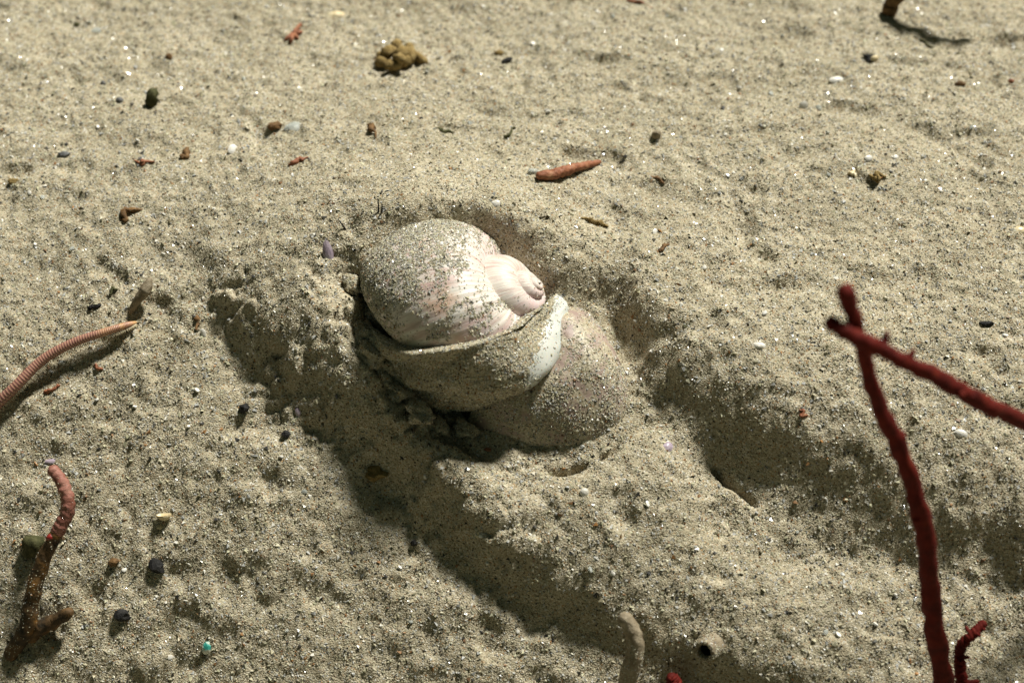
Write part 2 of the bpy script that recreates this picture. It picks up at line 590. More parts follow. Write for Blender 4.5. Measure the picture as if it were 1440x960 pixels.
def grain_mesh(name, pos, nrm, size, colr, r, sink=0.25):
    """angular grains: a slanted, four-sided chip each"""
    n = len(pos)
    ref = r.normal(size=(n, 3))
    nn = nrm + 0.45 * r.normal(size=(n, 3))
    nn /= np.linalg.norm(nn, axis=1)[:, None]
    a = np.cross(nn, ref)
    a /= np.linalg.norm(a, axis=1)[:, None] + 1e-9
    b_ = np.cross(nn, a)
    asp = 0.7 + 0.6 * r.random(n)
    V = np.empty((n, 5, 3))
    base = pos - nn * (size * sink)[:, None]
    for k in range(4):
        th = math.pi / 2 * k + 0.5 * (r.random(n) - 0.5)
        rr = size * (0.5 + 0.25 * r.random(n))
        V[:, k] = base + a * (np.cos(th) * rr * asp)[:, None] + b_ * (np.sin(th) * rr / asp)[:, None]
    V[:, 4] = base + nn * (size * (0.32 + 0.32 * r.random(n)))[:, None] + (a * (size * 0.3 * (r.random(n) - 0.5))[:, None])
    o = np.arange(n)[:, None, None] * 5
    F = (o + np.array([[0, 1, 4], [1, 2, 4], [2, 3, 4], [3, 0, 4]])[None]).reshape(-1, 3)
    me = mesh_np(name, V.reshape(-1, 3), F, smooth=False)
    ca = me.attributes.new('grain_colour', 'FLOAT_COLOR', 'POINT')
    ca.data.foreach_set('color', np.repeat(colr, 5, axis=0).astype(np.float32).ravel())
    return me


def scatter_on(verts, faces, n, r, keep=None):
    """random points on a triangulated surface"""
    v = np.asarray(verts)
    tri = []
    for f in faces:
        tri.append(f[:3])
        if len(f) == 4:
            tri.append((f[0], f[2], f[3]))
    tri = np.array(tri)
    a, b_, c_ = v[tri[:, 0]], v[tri[:, 1]], v[tri[:, 2]]
    nr = np.cross(b_ - a, c_ - a)
    ar = np.linalg.norm(nr, axis=1)
    nr = nr / (ar[:, None] + 1e-15)
    i = r.choice(len(tri), n, p=ar / ar.sum())
    u, t = r.random(n), r.random(n)
    k = u + t > 1
    u[k], t[k] = 1 - u[k], 1 - t[k]
    p = a[i] + (b_ - a)[i] * u[:, None] + (c_ - a)[i] * t[:, None]
    q = nr[i]
    if keep is not None:
        s = r.random(n) < keep(p, q)
        p, q = p[s], q[s]
    return p, q


def project(p):
    d = p - CAM
    z = d @ FWD
    return 720 + (d @ RIGHT) / z * LENS / 36 * 1440, 480 - (d @ UP) / z * LENS / 36 * 1440


# ================================================================ SEABED
def axis(lo, hi, step, far, grow=1.35):
    core = np.arange(lo, hi + step / 2, step)
    out, s, x = [], step, hi
    while x < far:
        s *= grow
        x += s
        out.append(x)
    out2, s, x = [], step, lo
    while x > -far:
        s *= grow
        x -= s
        out2.append(x)
    return np.concatenate([out2[::-1], core, out])


xs, ys = axis(-0.275, 0.275, 0.0009, 40), axis(-0.17, 0.27, 0.0009, 40)
X, Y = np.meshgrid(xs, ys, indexing='ij')
Z = H(X, Y)
me = mesh_np('seabed', np.stack([X, Y, Z], -1).reshape(-1, 3), grid_faces(len(xs), len(ys))[:, ::1], True)
seabed = link('seabed', me, M['sand'])
seabed['kind'] = 'structure'

# loose grains lying on it (uncountable): thick in and around the view
NG = 330000
gx = rng.uniform(-0.30, 0.30, NG * 2)
gy = rng.uniform(-0.18, 0.27, NG * 2)
lim = 0.165 + (gy + 0.15) * 0.26
sel = np.abs(gx) < lim + 0.02
gx, gy = gx[sel][:NG], gy[sel][:NG]
zi = np.interp
ix = np.clip((np.searchsorted(xs, gx) - 1), 0, len(xs) - 2)
iy = np.clip((np.searchsorted(ys, gy) - 1), 0, len(ys) - 2)
fx, fy = (gx - xs[ix]) / (xs[ix + 1] - xs[ix]), (gy - ys[iy]) / (ys[iy + 1] - ys[iy])
gz = (Z[ix, iy] * (1 - fx) + Z[ix + 1, iy] * fx) * (1 - fy) + (Z[ix, iy + 1] * (1 - fx) + Z[ix + 1, iy + 1] * fx) * fy
sx, sy = (Z[ix + 1, iy] - Z[ix, iy]) / (xs[ix + 1] - xs[ix]), (Z[ix, iy + 1] - Z[ix, iy]) / (ys[iy + 1] - ys[iy])
gn = np.stack([-sx, -sy, np.ones_like(sx)], 1)
gn /= np.linalg.norm(gn, axis=1)[:, None]
gs = 0.00046 + 0.00052 * rng.random(len(gx)) + 0.0011 * rng.random(len(gx)) ** 11
gc = grain_colours(len(gx), rng, 0.05, 0.045, 0.12)
# dark heavy grains gather in patches and hollows
pd = np.clip(0.05 + 0.35 * (fbm(gx, gy, 0.014, 4, 0.65) - 0.12), 0, 0.35)
k = rng.random(len(gx)) < pd
gc[k, :3] = np.array([0.05, 0.045, 0.032]) * (0.4 + 2.2 * rng.random(k.sum()) ** 2)[:, None]
me = grain_mesh('sand_grains', np.stack([gx, gy, gz], 1), gn, gs, gc, rng)
grains = link('sand_grains', me, M['grain'])
tag(grains, 'loose multicoloured sand grains covering the sea floor', 'sand')
grains['kind'] = 'stuff'

# ================================================================ MOON SNAIL
TOW = -FWD
# SC, the middle of the shell, is set with the seabed heights
SR = np.array([0.0390, 0.0350, 0.0350])
ax = 0.84 * RIGHT + 0.40 * UP + 0.37 * TOW
ax /= np.linalg.norm(ax)
e1 = np.cross(ax, UP)
e1 /= np.linalg.norm(e1)
e2 = np.cross(ax, e1)
ROLL = math.radians(200)
Wexp, TT, EE, UNIT = 2.25, 1.80, 1.18, 0.0270
kk = math.log(Wexp) / (2 * math.pi)
snail = empty('moon_snail', (SC[0], SC[1], ground(SC[0], SC[1])), 'big moon snail with pinkish white shell half buried in ploughed sand', 'snail')


def coil(th0, th1, nth, nph):
    th = np.linspace(th0, th1, nth)
    ph = np.linspace(0, 2 * math.pi, nph, endpoint=False)
    T, Ph = np.meshgrid(th, ph, indexing='ij')
    s = np.exp(kk * T)
    wob = 1 + 0.006 * np.sin(T * 23) * np.sin(T * 7.3) + 0.004 * np.sin(T * 61 + 2)
    # whorl section: shoulders slightly flattened
    cr = np.cos(Ph)
    sr_ = np.sin(Ph)
    rad = 1.0 + s * 0
    rr = s * (1.0 + 1.0 * cr * wob)
    zz = s * (-TT + EE * sr_ * wob + 0.10 * sr_ * cr)
    a = -(T + ROLL)
    loc = rr[..., None] * (np.cos(a)[..., None] * e1 + np.sin(a)[..., None] * e2) + zz[..., None] * ax
    V = loc * UNIT
    V = V + 0.07 * (V @ RIGHT)[..., None] * RIGHT - 0.07 * (V @ UP)[..., None] * UP - 0.10 * V[..., 2:3] * np.array([0, 0, 1.0])      # a broad, slightly flattened shell
    return V.reshape(-1, 3), grid_faces(nth, nph, True), np.stack([T, Ph, s], -1).reshape(-1, 3)


cv, _, _ = coil(-2 * math.pi, 0, 60, 24)
OFF = SC - 0.5 * (cv.max(0) + cv.min(0))
parts_ = {}
for nm, t0, t1, nt_, np_ in (('shell', -2.12 * math.pi, 0.0, 260, 64), ('spire', -9 * math.pi, -2.10 * math.pi, 220, 36)):
    V, F, CO = coil(t0, t1, nt_, np_)
    V = V + OFF
    me = mesh_np(nm, V, F, True)
    at_ = me.attributes.new('coil', 'FLOAT_VECTOR', 'POINT')
    at_.data.foreach_set('vector', CO.astype(np.float32).ravel())
    parts_[nm] = (V, F, me)

m, nt, b = mat('moon_shell')
co = texco(nt)
at = nt.nodes.new('ShaderNodeAttribute')
at.attribute_name = 'coil'
mp = nt.nodes.new('ShaderNodeMapping')
mp.inputs['Scale'].default_value = (9.0, 0.55, 0.4)
nt.links.new(at.outputs['Vector'], mp.inputs['Vector'])
g1 = noise_n(nt, mp.outputs[0], 1.6, 5, 0.65)          # growth lines
mp2 = nt.nodes.new('ShaderNodeMapping')
mp2.inputs['Scale'].default_value = (28.0, 0.7, 0.5)
nt.links.new(at.outputs['Vector'], mp2.inputs['Vector'])
g2 = noise_n(nt, mp2.outputs[0], 1.5, 4, 0.6)
r1 = ramp(nt, [(0.32, (0.50, 0.35, 0.33)), (0.45, (0.62, 0.52, 0.48)), (0.56, (0.72, 0.69, 0.63)), (0.72, (0.62, 0.55, 0.55))])
nt.links.new(g1.outputs['Fac'], r1.inputs[0])
blot = noise_n(nt, co, 55, 4, 0.6)
rb = ramp(nt, [(0.55, (0, 0, 0)), (0.70, (0.9, 0.9, 0.9))])
nt.links.new(blot.outputs['Fac'], rb.inputs[0])
c1 = mixc(nt, r1.outputs[0], (0.62, 0.40, 0.29), rb.outputs[0])
bl2 = noise_n(nt, co, 34, 3, 0.5)
rb2 = ramp(nt, [(0.50, (0, 0, 0)), (0.66, (0.8, 0.8, 0.8))])
nt.links.new(bl2.outputs['Fac'], rb2.inputs[0])
c1 = mixc(nt, c1, (0.72, 0.56, 0.58), rb2.outputs[0])
r2 = ramp(nt, [(0.3, (0.86, 0.82, 0.78)), (0.7, (1.05, 1.05, 1.05))])
nt.links.new(g2.outputs['Fac'], r2.inputs[0])
c1 = mixc(nt, c1, r2.outputs[0], 1.0, 'MULTIPLY')
FILM = nt.nodes.new('ShaderNodeVectorMath')          # green algal film on the buried flank
FILM.operation = 'DISTANCE'
FILM.inputs[1].default_value = tuple(-0.013 * RIGHT - 0.012 * UP + 0.030 * TOW)
nt.links.new(co, FILM.inputs[0])
fad = nt.nodes.new('ShaderNodeMath')
fad.operation = 'MULTIPLY_ADD'
fad.inputs[1].default_value = 0.014
nt.links.new(blot.outputs['Fac'], fad.inputs[0])
nt.links.new(FILM.outputs['Value'], fad.inputs[2])
rf = ramp(nt, [(0.012, (0.8, 0.8, 0.8)), (0.022, (0, 0, 0))])
nt.links.new(fad.outputs[0], rf.inputs[0])
c1 = mixc(nt, c1, (0.13, 0.19, 0.09), rf.outputs[0])
nt.links.new(c1, b.inputs['Base Color'])
b.inputs['Roughness'].default_value = 0.42
b.inputs['Specular IOR Level'].default_value = 0.4
b.inputs['Subsurface Weight'].default_value = 0.12
b.inputs['Subsurface Radius'].default_value = (0.004, 0.003, 0.002)
b.inputs['Subsurface Scale'].default_value = 1.0
bump_n(nt, g2.outputs['Fac'], 0.35, 0.0005, b)
M['moon_shell'] = m
shell = link('shell', parts_['shell'][2], M['moon_shell'], snail, origin=tuple(SC))
spire = link('spire', parts_['spire'][2], M['moon_shell'], shell, origin=tuple(OFF))


# --- soft body: mantle lobe folded up over the shell and the broad foot behind it
def S(px, py, k):
    u, v = (px - 646) / 4000 / SR[0], -(py - 430) / 4000 / SR[1]
    mm = math.hypot(u, v)
    if mm < 1:
        q = math.sqrt(1 - mm * mm)
    else:
        u, v, q = u / mm, v / mm, -(mm - 1) * 1.5
    return SC + k * (SR[0] * u * RIGHT + SR[1] * v * UP + SR[2] * q * TOW)


rows = [
    [(470, 345, 0.95), (482, 395, 0.96), (520, 440, 0.97), (575, 466, 0.98), (640, 462, 0.99), (710, 444, 1.0), (770, 408, 1.0), (800, 370, 0.97), (806, 330, 0.92)],
    [(464, 350, 1.03), (478, 402, 1.04), (516, 446, 1.05), (573, 474, 1.06), (642, 470, 1.08), (712, 452, 1.09), (778, 414, 1.08), (808, 376, 1.05), (812, 332, 0.96)],
    [(462, 362, 1.09), (482, 425, 1.10), (522, 480, 1.11), (580, 514, 1.13), (646, 512, 1.17), (722, 488, 1.19), (786, 440, 1.15), (818, 392, 1.09), (820, 345, 0.99)],
    [(470, 380, 1.06), (492, 452, 1.06), (536, 515, 1.06), (592, 550, 1.08), (652, 556, 1.15), (730, 525, 1.18), (790, 480, 1.16), (822, 430, 1.10), (824, 370, 1.0)],
    [(490, 400, 0.98), (515, 470, 0.96), (556, 530, 0.96), (606, 568, 0.98), (662, 575, 1.03), (738, 545, 1.08), (792, 500, 1.08), (818, 450, 1.02), (816, 385, 0.95)],
    [(520, 420, 0.84), (540, 480, 0.82), (575, 535, 0.82), (620, 570, 0.82), (670, 575, 0.86), (738, 548, 0.92), (780, 505, 0.93), (800, 455, 0.88), (800, 400, 0.82)],
]
SV = np.vstack([parts_['shell'][0], parts_['spire'][0]]) - SC
SL = np.linalg.norm(SV, axis=1)
SD = SV / SL[:, None]


def hug(px, py, k):
    """point on the shell's hull towards S(), pushed out by the factor k"""
    d = S(px, py, 1.0) - SC
    d /= np.linalg.norm(d)
    c_ = SD @ d
    ok = c_ > 0.955
    L = max(np.percentile(SL[ok], 90), 0.034) if ok.sum() > 5 else 0.036
    return SC + d * min(L, 0.046) * k


NU, NV = 40, 150
G1 = np.stack([catmull(np.array([hug(*q) for q in catmull(np.array(r_, float), 36)]), NV) for r_ in rows])
FOLD = np.stack([catmull(G1[:, j], NU) for j in range(NV)], 1)
uu, vv = np.meshgrid(np.linspace(0, 1, NU), np.linspace(0, 1, NV), indexing='ij')
rad_dir = FOLD - SC
rad_dir /= np.linalg.norm(rad_dir, axis=-1)[..., None]
wr = fbm(vv * 1.0 + 0.4 * uu, uu * 1.0, 0.13, 4, 0.55) * 0.0034 + 0.0012 * np.sin(uu * 22 + 5 * fbm(vv, uu, 0.4, 2)) * (uu < 0.75)
wr *= np.clip((0.86 - vv) / 0.14, 0.15, 1)
FOLD = FOLD + rad_dir * wr[..., None]
fold_v, fold_f = FOLD.reshape(-1, 3), [tuple(x) for x in grid_faces(NU, NV)]
# foot: low wide dome behind / below the lobe
foot_px = [(655, 578), (672, 600), (705, 618), (750, 630), (800, 633), (845, 618), (874, 590), (888, 550), (882, 505), (862, 465), (836, 430), (806, 420), (770, 450), (720, 500), (680, 540)]
fb = np.array([hit([p[0]], [p[1]], z0, 0.004)[0] for p in foot_px])
fb = np.vstack([fb, fb[:1]])
NA, NR = 96, 30
ring = catmull(fb, NA + 1)[:-1]
ctr = hit([772], [528], z0, 0.0)[0]
foot_rows = []
for k in range(NR):
    t = k / (NR - 1)
    q = ctr + (ring - ctr) * (1.0 - t)
    zb = z0(q[:, 0], q[:, 1])
    hgt = -0.006 + 0.0215 * np.clip(1 - (1 - t) ** 2.6, 0, 1) ** 0.62
    q[:, 2] = zb + hgt + 0.0016 * fbm(q[:, 0], q[:, 1], 0.014, 3)
    foot_rows.append(q)
foot_v = np.vstack(foot_rows)
foot_f = [tuple(x) for x in grid_faces(NR, NA, True)]
bv, bf = join([(fold_v, fold_f), (foot_v, foot_f)])
me = mesh_from('body', bv, bf, True)
body = link('body', me, M['snail_skin'], snail, origin=tuple(SC))
me.materials.append(M['pale_mantle'])
me.materials.append(M['bound_sand'])
# the lobe's bare pale edge shows at its upper end, the rest is plastered with sand
nfold = len(fold_f)
mi = np.zeros(len(bf), np.int32)
fi = np.arange(nfold)
fu, fv = (fi // (NV - 1)) / (NU - 1), (fi % (NV - 1)) / (NV - 1)
fc = np.array([fold_v[list(f_)].mean(0) for f_ in fold_f])
fpx, fpy = project(fc)
pale = (fpx - 774 + 0.35 * (fpy - 440) > 0) & (fu < 0.75)
mi[:nfold] = np.where(pale, 1, 2)
me.polygons.foreach_set('material_index', mi)

# sand sticking to the animal
r2_ = np.random.default_rng(21)


def fold_keep(p, q):
    x, y = project(p)
    bare = 1 / (1 + np.exp(-((x - 776) + 0.35 * (y - 440)) / 5))
    return np.clip(1 - 0.97 * bare, 0, 1)


p1, q1 = scatter_on(fold_v, fold_f, 26000, r2_, fold_keep)
q1 = np.where(((p1 - SC) * q1).sum(1)[:, None] < 0, -q1, q1)


def foot_keep(p, q):
    n = fbm(p[:, 0], p[:, 1], 0.012, 4, 0.6)
    x, y = project(p)
    edge = np.exp(-((x - 772) / 60) ** 2 - ((y - 540) / 42) ** 2)
    cl = fbm(p[:, 0] + 2, p[:, 1], 0.005, 3, 0.6)
    return np.clip(0.68 + 1.3 * n + 1.2 * cl - 0.25 * edge, 0.10, 1)


p2, q2 = scatter_on(foot_v, foot_f, 15000, r2_, foot_keep)
q2 = np.where(q2[:, 2:3] < 0, -q2, q2)


def shell_keep(p, q):
    x, y = project(p)
    n = fbm(x, y, 26.0, 4, 0.62)
    face = ((p - SC) * TOW).sum(1) > -0.02
    # thick on the crown and its left flank, clean on the shoulder next to the spire
    left = 1 / (1 + np.exp((x - (655 - 0.72 * (y - 320)) + 70 * n) / 9))
    bare1 = np.exp(-((x - 516) / 16) ** 2 - ((y - 346) / 28) ** 2)
    top = np.exp(-((y - (296 + 0.22 * np.clip(x - 610, 0, 400))) / 9) ** 2) * (x < 720)
    band = np.exp(-((y - (440 + 60 * n - 0.18 * (x - 700))) / 14) ** 2) * (x > 600) * (x < 840)
    under = np.exp(-((x - 775) / 28) ** 2 - ((y - 410) / 18) ** 2)
    seam = np.exp(-(((x - 697) + 40 * n) / 9) ** 2 - ((y - 335) / 16) ** 2)
    low = np.exp(-((x - 600) / 60) ** 2 - ((y - 452) / 16) ** 2) * 0.75
    k = np.maximum.reduce([left * 0.96, top * 0.9, band * 0.8, under, seam])
    k = k * (1 - 0.9 * bare1) * (1 - low)
    cl = fbm(x + 300, y + 100, 9.0, 3, 0.6)
    k = k * np.clip(0.95 + 2.0 * cl, 0.08, 1)
    spire_zone = ((x - 745) / 42) ** 2 + ((y - 362) / 42) ** 2 < 1
    k = np.where(spire_zone, 0.03 * (n > 0.1), k)
    return np.clip(k + 0.018, 0, 1) * face


p3, q3 = scatter_on(parts_['shell'][0], [tuple(x) for x in parts_['shell'][1]], 230000, r2_, shell_keep)
p4, q4 = scatter_on(parts_['spire'][0], [tuple(x) for x in parts_['spire'][1]], 3000, r2_, shell_keep)
p3, q3 = np.vstack([p3, p4]), np.vstack([q3, q4])
q3 = np.where(((p3 - SC) * q3).sum(1)[:, None] < 0, -q3, q3)
for nm, p_, q_, par, s_ in (('sand_film', np.vstack([p1, p2]), np.vstack([q1, q2]), body, 0.00045), ('sand_dusting', p3, q3, shell, 0.00040)):
    sz = s_ * 0.85 + 0.00036 * r2_.random(len(p_)) + 0.0007 * r2_.random(len(p_)) ** 12
    me = grain_mesh(nm, p_, q_, sz, grain_colours(len(p_), r2_, 0.06, 0.06), r2_, 0.12)
    o = link(nm, me, M['grain'], par, origin=tuple(SC))
    o['kind'] = 'stuff'

# ================================================================ WORMS, WEEDS, TUBES
def tube_obj(name, path, rad, material, parent=None, n=60, seg=10, bumps=0.0, rings=0, ring_amp=0.0, seed=0, origin=None):
    v, f, c_, r_ = tube(path, rad, n, seg, bumps, rings, ring_amp, seed)
    me = mesh_from(name, v, f)
    return link(name, me, material, parent, origin=tuple(origin if origin is not None else path[0])), c_, r_


def dust(o, n, seed, size=0.0004, parent=None):
    """grains stuck to a part (sub-part 'grains')"""
    me_ = o.data
    off = parent_loc(o)
    v_ = np.array([q.co[:] for q in me_.vertices]) + np.array(off)
    f_ = [tuple(q.vertices) for q in me_.polygons]
    rg = np.random.default_rng(seed)
    pp, qq = scatter_on(v_, f_, n, rg, lambda p, q: np.clip(0.6 + 2.0 * fbm(p[:, 0] + p[:, 2], p[:, 1], 0.004, 2), 0.05, 1))
    gm = grain_mesh('grains', pp, qq, size * (0.8 + 0.9 * rg.random(len(pp))), grain_colours(len(pp), rg, 0.08, 0.06), rg, 0.2)
    g = link('grains', gm, M['grain'], o, origin=tuple(off))
    g['kind'] = 'stuff'


# striped worm
m, nt, b = mat('worm_skin')
co = texco(nt)
at = nt.nodes.new('ShaderNodeAttribute')
at.attribute_name = 'along'
sn = nt.nodes.new('ShaderNodeMath')
sn.operation = 'SINE'
ml = nt.nodes.new('ShaderNodeMath')
ml.operation = 'MULTIPLY'
ml.inputs[1].default_value = 92 * 2 * math.pi
nt.links.new(at.outputs['Fac'], ml.inputs[0])
nt.links.new(ml.outputs[0], sn.inputs[0])
rr_ = ramp(nt, [(0.15, (0.40, 0.22, 0.15)), (0.75, (0.20, 0.075, 0.075))])
nt.links.new(sn.outputs[0], rr_.inputs[0])
bands = ramp(nt, [(0.0, (0, 0, 0)), (0.66, (0, 0, 0)), (0.70, (0.35, 0.35, 0.35)), (0.79, (0.1, 0.1, 0.1)), (0.81, (0.75, 0.75, 0.75)), (0.85, (0.1, 0.1, 0.1)), (0.96, (0.9, 0.9, 0.9))])
nt.links.new(at.outputs['Fac'], bands.inputs[0])
c1 = mixc(nt, rr_.outputs[0], (0.62, 0.36, 0.16), bands.outputs[0])
nt.links.new(c1, b.inputs['Base Color'])
b.inputs['Roughness'].default_value = 0.4
b.inputs['Subsurface Weight'].default_value = 0.15
b.inputs['Subsurface Radius'].default_value = (0.002, 0.001, 0.0008)
b.inputs['Subsurface Scale'].default_value = 1
M['worm'] = m
wp = [P(-60, 622, -0.001), P(-25, 588, 0.002), P(20, 545, 0.0045), P(60, 506, 0.006), P(105, 481, 0.006), P(150, 466, 0.0045), P(178, 457, 0.003), P(192, 453, 0.0012)]
worm = empty('striped_worm', wp[-1], 'long pink segmented worm with fine dark rings stretched over the sand', 'worm')
v, f, wc, wr_ = tube(wp, [0.0021, 0.0021, 0.0020, 0.0019, 0.0017, 0.0015, 0.0012, 0.0005], 560, 12, 0.02, 92, 0.03)
me = mesh_from('body', v, f)
a_ = me.attributes.new('along', 'FLOAT', 'POINT')
a_.data.foreach_set('value', np.concatenate([np.repeat(np.linspace(0, 1, 560), 12), [0, 1]]).astype(np.float32))
wb = link('body', me, M['worm'], worm, origin=tuple(wp[-1]))
wt = np.gradient(wc, axis=0)
wt /= np.linalg.norm(wt, axis=1)[:, None]
bl = []
for k in range(90, 545, 4):
    for s in (-1, 1):
        side = np.cross(wt[k], [0, 0, 1.0]) * s
        p0 = wc[k] + side * wr_[k] * 0.85 - np.array([0, 0, wr_[k] * 0.35])
        p1_ = p0 + side * 0.0011 + np.array([0, 0, -0.0012]) + wt[k] * rng.normal() * 0.0003
        bl.append(tube([p0, (p0 + p1_) / 2 + side * 0.0002, p1_], [0.00022, 0.00018, 0.00005], 4, 4)[:2])
v, f = join(bl)
o = link('bristles', mesh_from('bristles', v, f), M['bristle'], wb, origin=tuple(wp[-1]))
o['kind'] = 'stuff'
for s in (-1, 1):
    hd = wc[-1]
    tp = [hd - wt[-1] * 0.001, hd + wt[-1] * 0.0016 + np.array([0, 0.0006 * s, 0.0004]), hd + wt[-1] * 0.0032 + np.array([0, 0.0013 * s, -0.0002])]
    tube_obj('feeler', tp, [0.0003, 0.00025, 0.0001], M['bristle'], worm, 8, 5)


def lift(px, py, h):
    """point on the sight line of a photograph position at a height h above the swell"""
    return hit([px], [py], z0, h)[0]


# red algae rooted in the sand beside the furrow
def alga(label, root, path, rad, nubs, seed):
    t = empty('red_alga', root, label, 'alga', None)
    _, c_, r_ = tube_obj('stem', [root] + path, rad, M['red_alga'], t, 120, 12, 0.22, 0, 0, seed)
    rg = np.random.default_rng(seed)
    nubs = list(nubs) + [(0.15 + 0.8 * rg.random(), rg.normal(size=3) + np.array([0, 0, 0.4]), 0.0022 + 0.002 * rg.random()) for _ in range(9)]
    for (k, d, ln_) in nubs:
        i = int(k * 119)
        d = np.array(d, float)
        d /= np.linalg.norm(d)
        p0 = c_[i]
        tube_obj('branchlet', [p0, p0 + d * ln_ * 0.5 + rg.normal(size=3) * 0.0004, p0 + d * ln_], [r_[i] * 0.55, r_[i] * 0.45, r_[i] * 0.3], M['red_alga'], t, 10, 7, 0.15, 0, 0, seed + i)
    return t


rt = P(1348, 1040, -0.002)
alga('tall dark red alga stem standing up across the furrow, lightly nubbed', rt,
     [lift(1328, 965, 0.024), lift(1312, 860, 0.052), lift(1300, 745, 0.081), lift(1268, 640, 0.105), lift(1232, 560, 0.124), lift(1207, 470, 0.145), lift(1186, 402, 0.161)],
     [0.0034, 0.0034, 0.0032, 0.0029, 0.0026, 0.0023, 0.0020, 0.0023], [(0.62, (1, 0.3, 0.2), 0.0035), (0.45, (1, -0.2, 0.5), 0.0022)], 3)
rt = P(1580, 720, -0.002)
alga('dark red alga stem leaning low across another stem, with stubby branchlets', rt,
     [lift(1520, 645, 0.060), lift(1440, 594, 0.096), lift(1380, 566, 0.117), lift(1310, 527, 0.133), lift(1240, 492, 0.145), lift(1190, 468, 0.151), lift(1162, 449, 0.155)],
     [0.0030, 0.0028, 0.0026, 0.0025, 0.0024, 0.0023, 0.0022, 0.0020], [(0.71, (0.1, 0.8, 0.9), 0.0058), (0.64, (0.5, 0.7, 0.9), 0.0042), (0.82, (0.3, 0.8, 0.7), 0.0032)], 5)
rt = P(1358, 1000, -0.002)
alga('short crooked red alga sprig bent over beside a taller stem', rt, [P(1352, 950, 0.006), P(1350, 912, 0.011), P(1366, 893, 0.014), P(1386, 873, 0.016)],
     [0.0022, 0.0021, 0.0018, 0.0017, 0.0015], [(0.2, (1, 0.1, 0.1), 0.006)], 9)
rt = P(962, 1006, -0.001)
alga('stub of scarlet alga poking up beside the furrow end', rt, [P(957, 985, 0.004), P(950, 962, 0.008), P(940, 947, 0.010)], [0.0022, 0.0024, 0.0024, 0.0020], [(0.5, (1, 0, 0.4), 0.003)], 12)

# curved rosy tube lower left
t = empty('worm_tube', P(12, 925, 0), 'rosy brown curved worm tube rising from the sand, dark at its foot', 'worm tube')
base = P(12, 925, -0.002)
pth = [base, P(38, 882, 0.006), P(46, 835, 0.010), P(62, 785, 0.014), P(85, 740, 0.018), P(96, 712, 0.020), P(88, 680, 0.022), P(70, 655, 0.023)]
lt, _, _ = tube_obj('lower_tube', pth[:4] + [pth[4]], [0.0027, 0.0030, 0.0029, 0.0027, 0.0025], M['dark_tube'], t, 60, 12, 0.16, 0, 0, 4)
ut, _, _ = tube_obj('upper_tube', [0.3 * pth[3] + 0.7 * pth[4], pth[4], pth[5], pth[6], pth[7]], [0.0025, 0.0025, 0.0025, 0.0023, 0.0020], M['rosy_tube'], t, 70, 12, 0.12, 12, 0.03, 5)
dust(lt, 700, 53)
dust(ut, 160, 54, 0.0003)
v, f = lump(P(74, 757, 0.017), (0.0018, 0.0014, 0.0022), 3, 0.5)
o = link('red_growth', mesh_from('red_growth', v, f), M['scarlet'], t, origin=tuple(P(74, 757, 0.017)))
o['label'] = 'small scarlet growth on the side of the tube'
tg = P(36, 896, 0)
o, _, _ = tube_obj('twig', [P(34, 898, 0.0005), P(52, 884, 0.003), P(78, 872, 0.005), P(102, 858, 0.008)], [0.0030, 0.0033, 0.0027, 0.0018], M['dark_tube'], None, 40, 10, 0.2, 0, 0, 8)
tag(o, 'short thick brown twig leaning off the foot of the rosy worm tube', 'twig')
v, f = lump(P(48, 765, 0.002), (0.005, 0.004, 0.004), 14, 0.5, 2)  # low lump coloured dark olive, left of the tube
tag(link('dark_lump', mesh_from('dark_lump', v, f), M['olive_weed'], origin=tuple(P(48, 765))), 'dark olive lump beside the curved rosy worm tube', 'weed')

# tan tubes by the lower furrow
t = empty('worm_tube', P(880, 985), 'tan leathery worm tube bent like an elbow over the furrow', 'worm tube')
tw0, _, _ = tube_obj('tube_wall', [P(878, 1000, -0.002), P(884, 955, 0.008), P(893, 915, 0.014), P(888, 884, 0.017), P(873, 862, 0.018)], [0.0034, 0.0033, 0.0032, 0.0030, 0.0022], M['tan_tube'], t, 50, 14, 0.10, 0, 0, 2)
dust(tw0, 2200, 51)
t = empty('worm_tube', P(1000, 930), 'short pale worm tube with a round dark open mouth', 'worm tube')
p0, p1_ = P(1003, 905, -0.002), P(990, 916, 0.006)
ax_ = p1_ - p0
c_ = catmull([p0, (p0 + p1_) / 2, p1_], 14)
tl = ax_ / np.linalg.norm(ax_)
a1 = np.cross(tl, [0, 0, 1.0]); a1 /= np.linalg.norm(a1)
a2 = np.cross(tl, a1)
th = np.linspace(0, 2 * math.pi, 16, endpoint=False)
prof = [(0, 0.0044), (0.4, 0.0042), (0.8, 0.0040), (0.95, 0.0038), (1.0, 0.0032), (0.96, 0.0026), (0.7, 0.0023)]
vv_ = np.vstack([p0 + ax_ * t_ + r_ * (np.cos(th)[:, None] * a1 + np.sin(th)[:, None] * a2) for t_, r_ in prof])
tw = link('tube_wall', mesh_from('tube_wall', vv_, grid_faces(len(prof), 16, True)), M['tan_tube'], t, origin=tuple(p0))
dust(tw, 1100, 52)
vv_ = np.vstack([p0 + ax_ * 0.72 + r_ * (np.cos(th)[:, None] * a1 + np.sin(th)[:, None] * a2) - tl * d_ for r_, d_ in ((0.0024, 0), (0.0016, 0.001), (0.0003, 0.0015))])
link('mouth_shade', mesh_from('mouth_shade', vv_, grid_faces(3, 16, True)), M['hollow'], t, origin=tuple(p0))  # dark cup closing the mouth, its colour stands for the shade inside

